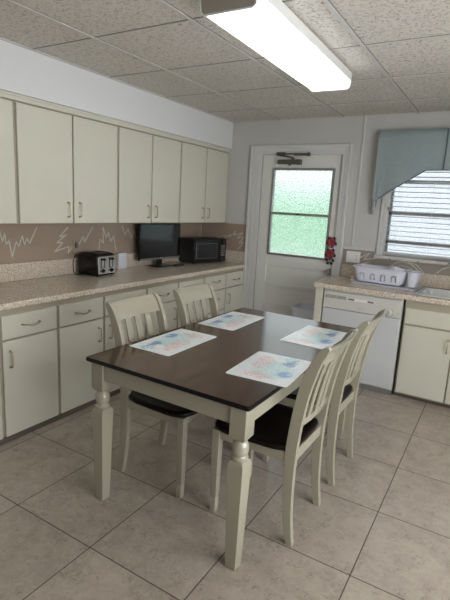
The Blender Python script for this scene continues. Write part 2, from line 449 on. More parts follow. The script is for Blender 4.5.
# wall panel batten, its lower rail and left of window paneling
b = NBM(); box(b, 1.833, 1.851, YB-0.010, YB, 1.222, H-0.006); struct(obj('trim_1', b, M['trim'], bevel=0.002))
b = NBM(); box(b, 1.748, 2.07, YB-0.012, YB, 1.190, 1.215); struct(obj('trim_2', b, M['trim'], bevel=0.003))
# door casing, stepped profile
b = NBM()
def casing(b, x0, x1, zt, w, t):
    box(b, x0-w, x0, YB-t, YB, 0, zt+w); box(b, x1, x1+w, YB-t, YB, 0, zt+w); box(b, x0, x1, YB-t, YB, zt, zt+w)
casing(b, 0.650, 1.722, 2.188, 0.028, 0.030)
casing(b, 0.700, 1.690, 2.150, 0.0499, 0.020)
casing(b, 0.762, 1.658, 2.121, 0.062, 0.014)
struct(obj('trim_3', b, M['trim'], bevel=0.004))

# door: slab with sunken panels, glazed aluminium insert
door = struct(empty('door_1', (1.21, YB, 0)), 'white back door with obscured glass and a closer')
ox = -1.21
dx0, dx1 = 0.764+ox, 1.656+ox
g0, g1, gz0, gz1 = 0.889+ox, 1.584+ox, 1.049, 1.985
f0, f1 = 0.018, 0.060      # slab front and back (local y)
b = NBM()
box(b, dx0, g0, f0, f1, 0.008, 2.118); box(b, g1, dx1, f0, f1, 0.008, 2.118)
box(b, g0, g1, f0, f1, gz1, 2.118)
rails = [(gz0, 0.925), (0.735, 0.695), (0.505, 0.465), (0.275, 0.008)]
for zt_, zb_ in rails: box(b, g0-0.001, g1+0.001, f0+0.0005, f1, zb_, zt_)
for zt_, zb_ in ((0.925, 0.735), (0.695, 0.505), (0.465, 0.275)):
    box(b, g0-0.001, g1+0.001, f0+0.016, f1-0.01, zb_-0.001, zt_+0.001)
obj('door_slab', b, M['door'], door, bevel=0.003)
b = NBM(); t = 0.024
for (a0, a1, z0, z1) in ((g0, g0+t, gz0, gz1), (g1-t, g1, gz0, gz1), (g0+t, g1-t, gz1-t, gz1), (g0+t, g1-t, gz0, gz0+t), (g0+t, g1-t, 1.492, 1.520)):
    box(b, a0+0.001, a1-0.001, 0.004, 0.050, z0+0.001, z1-0.001)
for x in (g0+0.012, g1-0.012):
    for z in (gz0+0.05, 1.506, gz1-0.012): lathe(b, [(0.004, 0), (0.004, 0.002)], n=8) if False else box(b, x-0.004, x+0.004, 0.001, 0.004, z-0.004, z+0.004)
box(b, -0.03+0.03, 0.035, -0.002, 0.004, 1.497, 1.515, mi=1)
obj('glass_frame', b, [M['alu'], M['closer']], door, bevel=0.002)
for z0, z1 in ((gz0+t, 1.492), (1.520, gz1-t)):
    b = NBM(); box(b, g0+t, g1-t, 0.026, 0.030, z0, z1); obj('glass_pane', b, M['dglass'], door)
def knob_bm(r, d):
    b = NBM(); rings = []
    for rr, y in ((r*1.1, f0), (r*1.1, f0-0.006), (r*0.45, f0-0.010), (r*0.45, f0-d*0.55), (r*0.9, f0-d*0.7), (r, f0-d*0.85), (r*0.8, f0-d), (r*0.2, f0-d*1.03)):
        rings.append([(rr*math.cos(a*PI/10), y, rr*math.sin(a*PI/10)) for a in range(20)])
    ring_loft(b, rings); return b
kb = obj('door_knob', knob_bm(0.031, 0.065), M['alu'], door, loc=(1.630+ox, 0, 0.935))
kb['label'] = 'round brushed silver knob'
dbm = NBM(); rings = []
for rr, y in ((0.028, f0), (0.028, f0-0.012), (0.022, f0-0.018), (0.008, f0-0.018)):
    rings.append([(rr*math.cos(a*PI/10), y, rr*math.sin(a*PI/10)) for a in range(20)])
ring_loft(dbm, rings); box(dbm, -0.004, 0.004, f0-0.032, f0-0.018, -0.014, 0.014)
obj('deadbolt', dbm, M['chrome'], door, loc=(1.632+ox, 0, 1.058))
# closer: body on the door, arm to the casing
b = NBM(); box(b, 0.955+ox, 1.215+ox, -0.030, 0.018, 2.022, 2.066); box(b, 1.17+ox, 1.222+ox, -0.034, 0.017, 2.018, 2.070)
lathe(b, [(0.016, 2.008), (0.016, 2.022)], cx=1.09+ox, cy=-0.006, n=14); lathe(b, [(0.012, 2.066), (0.012, 2.090)], cx=1.125+ox, cy=-0.006, n=12)
cl = obj('door_closer', b, M['closer'], door, bevel=0.003)
b = NBM()
box(b, 0.945+ox, 1.045+ox, -0.040, -0.031, 2.110, 2.140); box(b, 0.95+ox, 1.0+ox, -0.060, -0.040, 2.105, 2.118)
tube(b, [(1.125+ox, -0.006, 2.088), (1.06+ox, -0.03, 2.100), (0.975+ox, -0.055, 2.108)], 0.007)
tube(b, [(0.975+ox, -0.052, 2.116), (1.12+ox, -0.05, 2.121), (1.31+ox, -0.045, 2.118)], 0.0075)
box(b, 1.15+ox, 1.318+ox, -0.056, -0.034, 2.104, 2.128); box(b, 1.298+ox, 1.325+ox, -0.060, -0.030, 2.098, 2.134)
obj('closer_arm', b, M['closer'], cl)
# threshold
b = NBM(); box(b, DX0, DX1, YB, YB+0.149, -0.0, 0.007); struct(obj('trim_4', b, M['alu']))

# ornament hanging by the knob: red petals, dark spots
def petals(b, cz, r, cx=0):
    n = 5
    for k in range(n):
        a = 2*PI*k/n+0.3
        px, pz = cx+r*0.55*math.cos(a), cz+r*0.55*math.sin(a)
        ring = []
        for s, y in ((0.3, 0.004), (1.0, 0.0), (1.0, -0.006), (0.5, -0.011)):
            ring.append([(px+r*0.50*s*math.cos(q*PI/6), y, pz+r*0.50*s*math.sin(q*PI/6)) for q in range(12)])
        ring_loft(b, ring)
        qx, qz = cx+r*1.02*math.cos(a+PI/n), cz+r*1.02*math.sin(a+PI/n)
        ring = [[(qx+r*0.30*s*math.cos(q*PI/5)*1.2, y, qz+r*0.36*s*math.sin(q*PI/5)) for q in range(10)] for s, y in ((0.8, 0.003), (1, 0), (0.7, -0.005))]
        ring_loft(b, ring, mi=1)
orn = empty('flower_ornament', (1.636, YB-0.036, 1.19))
tag(orn, 'red flower ornament with dark leaves hanging down the edge of the back door', 'ornament')
b = NBM(); petals(b, 0.058, 0.046); obj('flower', b, [M['red'], M['blackm']], orn)
b = NBM(); petals(b, -0.062, 0.046); obj('flower', b, [M['red'], M['blackm']], orn)
b = NBM()
for a in (0.2, 1.6, 2.9, 4.1, 5.3):
    qx, qz = 0.034*math.cos(a), -0.135+0.030*math.sin(a)
    ring_loft(b, [[(qx+0.016*s_*math.cos(q*PI/5), y_, qz+0.016*s_*math.sin(q*PI/5)) for q in range(10)] for s_, y_ in ((0.8, 0.003), (1, 0), (0.7, -0.004))])
obj('leaf_ring', b, M['blackm'], orn)
b = NBM(); tube(b, [(0, 0.001, 0.105), (0, 0.001, 0.03), (0, 0.001, -0.07)], 0.003); obj('cord', b, M['chrome'], orn)

# window: jambs, rails, pebbled panes, marble sill
win = struct(empty('window_1', (2.835, YB, 0)), 'wide window of horizontal pebbled glass panes above the sink')
wo = -2.835
b = NBM()
box(b, WX0+wo, WX0+0.03+wo, 0.001, 0.12, WZ0, WZ1); box(b, WX1-0.03+wo, WX1+wo, 0.001, 0.12, WZ0, WZ1)
box(b, WX0+0.03+wo, WX1-0.03+wo, 0.001, 0.12, WZ1-0.03, WZ1); box(b, WX0+0.03+wo, WX1-0.03+wo, 0.03, 0.12, WZ0, WZ0+0.03)
box(b, WX0-0.032+wo, WX0+wo, -0.016, -0.0005, WZ0, WZ1+0.04)
obj('window_frame', b, M['trim'], win, bevel=0.002)
zs = [WZ0+0.03, 1.30, 1.575, 1.87, WZ1-0.03]
b = NBM()
for z in zs[1:-1]: box(b, WX0+0.03+wo, WX1-0.03+wo, 0.060, 0.100, z-0.016, z+0.016)
box(b, WX0+0.03+wo, WX0+0.052+wo, 0.06, 0.10, zs[0], zs[-1]); box(b, WX1-0.052+wo, WX1-0.03+wo, 0.06, 0.10, zs[0], zs[-1])
obj('window_rail', b, M['alu'], win)
for a, c in zip(zs, zs[1:]):
    b = NBM(); box(b, WX0+0.052+wo, WX1-0.052+wo, 0.082, 0.088, a+0.015 if a > zs[0] else a, c-0.015 if c < zs[-1] else c)
    obj('window_pane', b, M['wglass'], win)
b = NBM(); box(b, WX0-0.045+wo, WX1+0.045+wo, -0.035, -0.0005, 1.130, WZ0-0.0005); box(b, WX0+wo, WX1+wo, -0.0005, 0.12, WZ0-0.0005, WZ0+0.0)
for k in range(6): box(b, WX0+0.1+0.26*k+wo, WX0+0.118+0.26*k+wo, -0.0355, -0.034, 1.131, 1.140, mi=1)
obj('window_sill', b, [M['marble'], M['kick']], win, bevel=0.004)

# splash laminate panels with their drawn zigzags (pattern is inlaid strips of the same panel)
def strip(b, pts, w, depth, axis, mi=1):
    """flat ribbon along a polyline, standing 'depth' proud of the panel"""
    P = [Vector((p[0], p[1])) for p in pts]
    for p, q in zip(P, P[1:]):
        t = (q-p); L = t.length
        if L < 1e-5: continue
        t /= L; nrm = Vector((-t.y, t.x))
        p2 = p-t*w*0.2; q2 = q+t*w*0.2
        c = [p2+nrm*w*0.55, p2-nrm*w*0.55, q2-nrm*w*0.3, q2+nrm*w*0.3]
        if axis == 'x': lo = [(depth[0], a.x, a.y) for a in c]; hi = [(depth[1], a.x, a.y) for a in c]
        else: lo = [(a.x, depth[0], a.y) for a in c]; hi = [(a.x, depth[1], a.y) for a in c]
        ring_loft(b, [lo, hi], mi=mi)
LZ = [[(1.925,1.226),(1.943,1.273),(1.959,1.289),(1.977,1.212),(1.998,1.272),(2.007,1.186),(2.031,1.222),(2.052,1.091),(2.09,1.207),(2.111,1.169),(2.143,1.248),(2.16,1.179),(2.183,1.229),(2.205,1.19),(2.275,1.312)],
 [(2.577,1.308),(2.49,1.233),(2.558,1.245),(2.462,1.185),(2.522,1.182),(2.437,1.112),(2.584,1.146),(2.573,1.09),(2.645,1.172),(2.67,1.128),(2.738,1.226),(2.756,1.182),(2.853,1.311)],
 [(2.924,1.106),(2.94,1.196),(2.981,1.158),(2.973,1.304),(3.015,1.212),(3.044,1.254),(3.07,1.17),(3.109,1.221),(3.131,1.12),(3.154,1.071)],
 [(3.223,1.313),(3.261,1.227),(3.302,1.287),(3.35,1.192),(3.392,1.266),(3.423,1.173)]]
LZ.append([(y+1.62, z) for y, z in LZ[0]]); LZ.append([(y+1.60, z) for y, z in LZ[2]])
LZ.append([(y-1.0, z) for y, z in LZ[1]])
b = NBM(); box(b, 0.0, 0.006, 0.5, YB-0.006, 1.03, 1.358)
for l in LZ: strip(b, l, 0.011, (0.006, 0.0066), 'x')
struct(obj('trim_5', b, [M['splash'], M['zig']]), 'taupe splash panel with pale zigzag motif behind the long worktop')
BZ = [[(0.226,1.174),(0.299,1.201),(0.347,1.215),(0.332,1.18),(0.412,1.23),(0.397,1.194),(0.48,1.276),(0.462,1.228),(0.575,1.263),(0.505,1.197),(0.602,1.215),(0.532,1.144),(0.595,1.153),(0.519,1.06)]]
b = NBM(); box(b, 0.0, 0.618, YB-0.006, YB, 1.03, 1.358)
for l in BZ: strip(b, l, 0.010, (YB-0.0066, YB-0.006), 'y')
struct(obj('trim_6', b, [M['splash'], M['zig']]))
RZ = [[(1.955,1.055),(2.08,1.105),(1.985,1.06)], [(1.94,1.12),(2.03,1.175),(1.975,1.105),(2.10,1.125)],
      [(2.22,1.05),(2.30,1.11),(2.36,1.122),(2.43,1.10),(2.50,1.05)], [(2.25,1.05),(2.34,1.08),(2.42,1.07),(2.455,1.045)], [(2.40,1.12),(2.47,1.105),(2.54,1.045)],
      [(2.66,1.045),(2.70,1.09),(2.77,1.118),(2.88,1.12),(3.0,1.08)], [(3.1,1.05),(3.2,1.11),(3.3,1.06)]]
b = NBM(); box(b, 1.760, XR, YB-0.006, YB, 1.03, 1.129); box(b, 1.760, WX0-0.047, YB-0.006, YB, 1.129, 1.189)
for l in RZ: strip(b, l, 0.009, (YB-0.0066, YB-0.006), 'y')
struct(obj('trim_7', b, [M['splash2'], M['zig']]), 'grey taupe splash panel with pale curved strokes under the window')

# ------------------------------------------------------------------ pulls and cabinets
def pull_bm(L, bow=0.0, out=0.028, r=0.0042):
    """bail pull along local z, standing off -y; bow bends it sideways"""
    c = [(0, 0, -L/2), (0, -out*0.8, -L/2+0.003), (0, -out, -L/2+0.014), (bow, -out-0.002, 0), (0, -out, L/2-0.014), (0, -out*0.8, L/2-0.003), (0, 0, L/2)]
    b = NBM(); tube(b, smooth_pts(c, 5), r, 8)
    for s in (-1, 1):
        box(b, -0.006, 0.006, -0.003, 0.0, s*L/2-0.008, s*L/2+0.008)
    return b
pv = obj('pull', pull_bm(0.105), M['pull']); ph_ = obj('pull', pull_bm(0.125, 0.012), M['pull'])
MV, MH = pv.data, ph_.data
bpy.data.objects.remove(pv); bpy.data.objects.remove(ph_)
def add_pull(par, x, y, z, horiz=False, dark=None):
    o = bpy.data.objects.new('pull', MH if horiz else MV); C.objects.link(o); o.parent = par; o.location = (x, y, z)
    if horiz: o.rotation_euler = (0, PI/2, 0)
    return o

def front(par, name, x0, x1, z0, z1, t=0.018):
    b = NBM(); box(b, x0, x1, -t, 0, z0, z1)
    return obj(name, b, M['cab'], par, bevel=0.003)

def base_unit(name, w, layout, side, label, loc, rz, group, depth=0.60, kick=0.038):
    """front on local -y, width along +x"""
    r = empty(name, loc, rz); tag(r, label, 'cabinet', group)
    b = NBM()
    if layout == 'sink':     # open carcass, the bowl hangs inside
        box(b, 0.0005, w-0.0005, 0.0, 0.018, kick, ZC-0.0415); box(b, 0.0005, 0.018, 0.018, depth, kick, ZC-0.0415)
        box(b, w-0.018, w-0.0005, 0.018, depth, kick, ZC-0.0415); box(b, 0.018, w-0.018, 0.018, depth, kick, kick+0.018)
    else: box(b, 0.0005, w-0.0005, 0.0, depth, kick, ZC-0.0415)
    obj('body', b, M['frame'], r)
    b = NBM(); box(b, 0.0005, w-0.0005, -0.012 if rz else 0.03, depth, 0.0, kick)
    obj('toe_kick', b, M['kick'], r)
    g = 0.012
    if layout == 'drawer_door':
        d = front(r, 'drawer', g, w-g, 0.681, 0.832); add_pull(d, w/2, -0.018, 0.757, True)
        d = front(r, 'door', g, w-g, kick+0.004, 0.668)
        add_pull(d, g+0.045 if side == 'l' else w-g-0.045, -0.018, 0.552)
    elif layout == 'drawers':
        for z0, z1 in ((0.681, 0.832), (0.452, 0.668), (0.245, 0.439), (kick+0.004, 0.232)):
            d = front(r, 'drawer', g, w-g, z0, z1); add_pull(d, w/2, -0.018, (z0+z1)/2+0.02, True)
    elif layout == 'sink':
        hw = w/2
        for a, s in ((g, 'r'), (hw+g*0.5, 'l')):
            e = a+hw-1.5*g
            d = front(r, 'false_front', a, e, 0.667, 0.800)
            d = front(r, 'door', a, e, kick+0.014, 0.650)
            add_pull(d, e-0.030 if s == 'r' else a+0.03, -0.018, 0.528)
    return r
XFC = 0.617    # carcass front of the left run
units = [(0.60, 1.06, 'drawer_door', 'l', 'cream base cabinet at the near end of the left run'),
 (1.06, 1.525, 'drawer_door', 'r', 'cream base cabinet of the left run, nearest to the viewer and cut by the frame'),
 (1.525, 1.950, 'drawer_door', 'l', 'cream drawer and door base cabinet at the left edge of the photo'),
 (1.950, 2.375, 'drawer_door', 'r', 'cream drawer and door base cabinet just left of the nearest left chair'),
 (2.375, 2.865, 'drawer_door', 'l', 'cream base cabinet directly behind the nearer left chair'),
 (2.865, 3.310, 'drawer_door', 'r', 'cream base cabinet seen between the two left chairs'),
 (3.310, 3.745, 'drawer_door', 'l', 'cream base cabinet behind the farther left chair'),
 (3.745, 4.170, 'drawers', 'l', 'cream base cabinet made only of stacked drawers, under the microwave'),
 (4.170, YB-0.002, 'drawer_door', 'l', 'cream base cabinet in the back corner beside the door casing')]
for a, c, lay, s, lab in units[1:]:
    base_unit('base_cabinet', c-a, lay, s, lab, (XFC, a, 0), PI/2, 'cream base cabinets along the left wall')

def wall_unit(y0, y1, label):
    w = y1-y0; r = empty('wall_cabinet', (0.319, y0, 1.361), PI/2); tag(r, label, 'cabinet', 'cream wall cabinets along the left wall')
    b = NBM(); box(b, 0.0005, w-0.0005, 0, 0.312, 0.0, 0.823)
    obj('body', b, M['frame'], r)
    b = NBM(); box(b, 0.0005, w-0.0005, -0.026, 0.0, 0.785, 0.823); box(b, 0.0005, w-0.0005, -0.034, -0.026, 0.810, 0.823); obj('moulding', b, M['cab'], r)
    g = 0.013
    for a, e, s in ((g, w/2-0.007, 'r'), (w/2+0.007, w-g, 'l')):
        bb = NBM(); box(bb, a, e, -0.018, 0, 0.004, 0.775); d = obj('door', bb, M['cab'], r, bevel=0.003)
        add_pull(d, e-0.047 if s == 'r' else a+0.047, -0.018, 0.104)
wall_unit(0.97, 1.885, 'cream two-door wall cabinet cut off by the left edge of the photo')
wall_unit(1.885, 2.824, 'cream two-door wall cabinet above the toaster, widest in view')
wall_unit(2.824, 3.687, 'cream two-door wall cabinet above the computer screen')
wall_unit(3.687, YB-0.004, 'cream two-door wall cabinet in the corner above the microwave')

# right run: end panel, dishwasher, sink cabinet
YFC = 3.965
b = NBM(); box(b, 1.732, 1.802, YFC-0.020, YB-0.002, 0, ZC-0.0415)
tag(obj('cabinet_end_panel', b, M['cab'], bevel=0.003), 'tall cream end panel between the back door and the dishwasher', 'panel')
dw = empty('dishwasher', (1.812, YFC, 0)); tag(dw, 'white built-in dishwasher under the right worktop', 'dishwasher')
W = 0.690
b = NBM(); box(b, 0, W, 0.0, 0.55, 0.045, ZC-0.045); obj('body', b, M['applw'], dw)
b = NBM(); box(b, 0.004, W-0.004, -0.026, 0.0, 0.698, 0.852); cp = obj('control_panel', b, M['applw'], dw, bevel=0.004)
b = NBM(); box(b, 0.004, W-0.004, -0.022, 0.0, 0.058, 0.693); pn = obj('door', b, M['applp'], dw, bevel=0.004)
b = NBM(); box(b, 0.006, W-0.006, -0.004, 0.05, 0.0, 0.045); obj('toe_panel', b, M['grey'], dw)
b = NBM()
for k in range(3):
    box(b, 0.018, 0.118, -0.0285, -0.026, 0.792+k*0.010, 0.797+k*0.010); box(b, 0.122, 0.212, -0.0285, -0.026, 0.792+k*0.010, 0.797+k*0.010)
obj('vent', b, M['grey'], cp)
b = NBM(); box(b, 0.224, 0.460, -0.0280, -0.026, 0.790, 0.812); box(b, 0.230, 0.285, -0.0290, -0.0275, 0.793, 0.809, mi=1); box(b, 0.400, 0.455, -0.0290, -0.0275, 0.793, 0.809, mi=1)
obj('button_strip', b, [M['plate'], M['grey']], cp)
b = NBM(); ring_loft(b, [[(0.352+0.032*s*math.cos(a*PI/8), y, 0.735+0.013*s*math.sin(a*PI/8)) for a in range(16)] for s, y in ((1, -0.026), (1, -0.030), (0.6, -0.034))]); obj('latch', b, M['applw'], cp)
b = NBM(); ring_loft(b, [[(0.590+r_*math.cos(a*PI/10), y, 0.738+r_*math.sin(a*PI/10)) for a in range(20)] for r_, y in ((0.036, -0.026), (0.036, -0.028), (0.026, -0.030), (0.024, -0.046), (0.020, -0.048))])
for a0 in (0.35, 2.3, 3.6, 5.4):
    tube(b, [(0.590+0.033*math.cos(a0+q*0.15), -0.0285, 0.738+0.033*math.sin(a0+q*0.15)) for q in range(6)], 0.0022, 6, mi=1)
box(b, 0.588, 0.592, -0.050, -0.046, 0.726, 0.752, mi=1)
obj('dial', b, [M['applw'], M['grey']], cp)
b = NBM(); box(b, 0.636, 0.640, -0.027, -0.0255, 0.700, 0.850); box(b, 0.655, 0.672, -0.0275, -0.026, 0.738, 0.741, mi=1); obj('seam', b, [M['applw'], M['grey']], cp)
base_unit('sink_cabinet', 0.80, 'sink', 'l', 'cream sink base cabinet right of the dishwasher', (2.522, YFC, 0), 0, None, depth=0.60)
base_unit('base_cabinet', 0.62, 'drawer_door', 'l', 'cream base cabinet right of the sink cabinet', (3.325, YFC, 0), 0, None, depth=0.60)
base_unit('base_cabinet', 0.64, 'drawer_door', 'l', 'cream base cabinet at the right wall', (3.948, YFC, 0), 0, None, depth=0.60)

# worktops
def counter(name, label, boxes, splash):
    r = empty(name, (0, 0, 0)); tag(r, label, 'countertop')
    b = NBM()
    for q in boxes: box(b, *q)
    o = obj('top', b, M['granite'], r, bevel=0.006)
    b = NBM()
    for q in splash: box(b, *q)
    obj('splash_lip', b, M['granite'], r, bevel=0.004)
    return r, o
counter('countertop', 'speckled tan laminate worktop running along the left wall', [(0.001, 0.6457, 0.55, YB-0.001, ZC-0.040, ZC)],
        [(0.001, 0.020, 0.55, YB-0.0205, ZC+0.0002, 1.046), (0.001, 0.628, YB-0.020, YB-0.007, ZC+0.0002, 1.046)])
SX0, SX1, SY0, SY1 = 2.585, 3.30, 4.03, 4.46
cr, co = counter('countertop', 'speckled tan laminate worktop with the sink under the window', [(1.716, XR-0.002, 3.930, YB-0.001, ZC-0.040, ZC)],
        [(1.765, XR-0.002, YB-0.024, YB-0.007, ZC+0.0002, 1.036)])
cb = NBM(); ring_loft(cb, [rrect(SX1-SX0, SY1-SY0, 0.05, z, (SX0+SX1)/2, (SY0+SY1)/2) for z in (ZC-0.1, ZC+0.05)])
co.modifiers.clear(); cut(co, cb)
# sink
sk = empty('sink', ((SX0+SX1)/2, (SY0+SY1)/2, ZC)); tag(sk, 'white enamel drop-in kitchen sink under the window', 'sink')
b = NBM(); w, d = SX1-SX0, SY1-SY0
R_ = [(w+0.03, d+0.03, 0.065, 0.0008), (w+0.03, d+0.03, 0.065, 0.008), (w+0.01, d+0.01, 0.06, 0.013), (w-0.05, d-0.05, 0.05, 0.011), (w-0.07, d-0.07, 0.05, 0.0), (w-0.11, d-0.11, 0.06, -0.14), (w-0.2, d-0.2, 0.06, -0.15),
      (w-0.2, d-0.2, 0.06, -0.156), (w-0.10, d-0.10, 0.06, -0.146), (w-0.012, d-0.012, 0.045, -0.004), (w-0.012, d-0.012, 0.045, 0.0008)]
ring_loft(b, [rrect(a, c, r, z) for a, c, r, z in R_], cap0=False, cap1=False)
# close the basin floor (both skins)
def disc(b, w_, d_, r_, z_): b.faces.new([b.verts.new(p) for p in rrect(w_, d_, r_, z_)])
disc(b, w-0.2, d-0.2, 0.06, -0.15); disc(b, w-0.2, d-0.2, 0.06, -0.156)
obj('basin', b, M['sink'], sk)
b = NBM(); lathe(b, [(0.042, -0.1498), (0.042, -0.147), (0.03, -0.146), (0.01, -0.147)], cx=-0.1); obj('drain', b, M['chrome'], sk)
fa = empty('faucet', (2.93, 4.515, ZC+0.0008)); tag(fa, 'chrome kitchen faucet at the back of the white sink', 'faucet')
b = NBM(); ring_loft(b, [rrect(0.24, 0.05, 0.022, z) for z in (0, 0.010)]); lathe(b, [(0.022, 0.010), (0.020, 0.06), (0.015, 0.07)]); obj('base', b, M['faucet'], fa)
b = NBM(); tube(b, smooth_pts([(0, 0, 0.06), (-0.01, 0, 0.20), (-0.07, -0.04, 0.255), (-0.15, -0.09, 0.255), (-0.180, -0.11, 0.235)], 6), 0.011, 10); obj('spout', b, M['faucet'], fa)
for s in (-1, 1):
    b = NBM(); lathe(b, [(0.016, 0.010), (0.016, 0.035), (0.022, 0.045), (0.022, 0.06), (0.012, 0.066)], cx=s*0.095); obj('tap_handle', b, M['faucet'], fa)

# ------------------------------------------------------------------ ceiling light
lf = empty('ceiling_light', (1.990, 2.44, H-0.0065), math.radians(0.9)); tag(lf, 'long white wraparound fluorescent ceiling light above the table', 'ceiling light')
Lh = 0.69
def prof(y, s=1.0):   # wrap lens section
    return [(-0.136*s, y, -0.001), (-0.136*s, y, -0.045), (-0.130*s, y, -0.088), (-0.117*s, y, -0.098), (0.117*s, y, -0.098), (0.130*s, y, -0.088), (0.136*s, y, -0.045), (0.136*s, y, -0.001)]
b = NBM()
P0 = [p for p in prof(-Lh)]; P1 = [p for p in prof(Lh)]
v0 = [b.verts.new(p) for p in P0[1:-1]]; v1 = [b.verts.new(p) for p in P1[1:-1]]
for i in range(len(v0)-1): b.faces.new((v0[i], v0[i+1], v1[i+1], v1[i]))
lens = obj('lens', b, M['diff'], lf); sm = lens.modifiers.new('thick', 'SOLIDIFY'); sm.thickness = 0.002; sm.offset = 1
b = NBM(); box(b, -0.135, 0.135, -Lh, Lh, -0.012, -0.0005)
box(b, -0.141, -0.1365, -Lh, Lh, -0.050, -0.0005); box(b, 0.1365, 0.141, -Lh, Lh, -0.050, -0.0005)
box(b, -0.02, 0.02, -Lh, Lh, -0.04, -0.012)
obj('pan', b, M['fixw'], lf)
for s in (-1, 1):
    b = NBM(); ya, yb_ = (-Lh-0.010, -Lh-0.001) if s < 0 else (Lh+0.001, Lh+0.010)
    ring_loft(b, [[(x*1.0, y, z) for x, _, z in prof(0)] for y in (ya, yb_)])
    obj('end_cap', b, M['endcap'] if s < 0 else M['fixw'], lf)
    b = NBM()
    pr = prof(0)
    yy = s*(Lh+0.006)
    tube(b, [(x*1.03, yy, z*1.04 if z < -0.01 else z-0.003) for x, _, z in pr], 0.0045, 6); obj('end_trim', b, M['fixw'], lf)
for s in (-1, 1):
    b = NBM(); tube(b, [(s*0.070, -Lh+0.03, -0.050), (s*0.070, 0, -0.050), (s*0.070, Lh-0.03, -0.050)], 0.016, 12); obj('tube', b, M['tube'], lf)
    
# ------------------------------------------------------------------ dining table
tb = empty('dining_table', (1.473+0.466, 1.431+0.783, 0), math.radians(-0.9)); tag(tb, 'rectangular dining table with dark wood top and white turned legs', 'table')
TW, TL = 0.933, 1.570
b = NBM()
ring_loft(b, [rrect(TW-0.010, TL-0.010, 0.008, ZT-0.0225), rrect(TW, TL, 0.012, ZT-0.018), rrect(TW, TL, 0.012, ZT-0.006), rrect(TW-0.008, TL-0.008, 0.010, ZT)], mi=0)
for f in b.faces:
    if f.calc_center_median().z < ZT-0.001: f.material_index = 1
obj('tabletop', b, [M['top'], M['edge']], tb)
LI = 0.060; lw = 0.078
ap0, ap1 = 0.678, ZT-0.0228
b = NBM(); hx, hy = TW/2-LI+0.028, TL/2-LI+0.028; lx, ly = TW/2-LI-lw/2, TL/2-LI-lw/2
for s in (-1, 1):
    xa, xb = sorted((s*hx, s*(hx-0.02))); box(b, xa, xb, -ly, ly, ap0, ap1)
    ya, yb_ = sorted((s*hy, s*(hy-0.02))); box(b, -lx, lx, ya, yb_, ap0, ap1)
obj('apron', b, M['paint'], tb, bevel=0.002)
def sq(w_, z): return [(w_/2, w_/2, z), (-w_/2, w_/2, z), (-w_/2, -w_/2, z), (w_/2, -w_/2, z)]
def table_leg():
    b = NBM()
    ring_loft(b, [sq(lw*0.72, 0.612), sq(lw, 0.628), sq(lw, ap1)])
    lathe(b, [(0.028, 0.614), (0.028, 0.606), (0.029, 0.602), (0.034, 0.594), (0.0365, 0.582), (0.0365, 0.562), (0.034, 0.550), (0.030, 0.543), (0.030, 0.539), (0.036, 0.534), (0.037, 0.529), (0.036, 0.525), (0.030, 0.518)], n=24)
    ring_loft(b, [sq(0.052, 0.0), sq(0.054, 0.003), sq(lw, 0.500), sq(lw*0.92, 0.512), sq(lw*0.70, 0.520)])
    return b
leg_me = None
for sx in (-1, 1):
    for sy in (-1, 1):
        if leg_me is None:
            o = obj('leg', table_leg(), M['paint'], tb, bevel=0.003); leg_me = o
        else:
            o = leg_me.copy(); C.objects.link(o); o.parent = tb
        o.location = (sx*(TW/2-LI), sy*(TL/2-LI), 0)

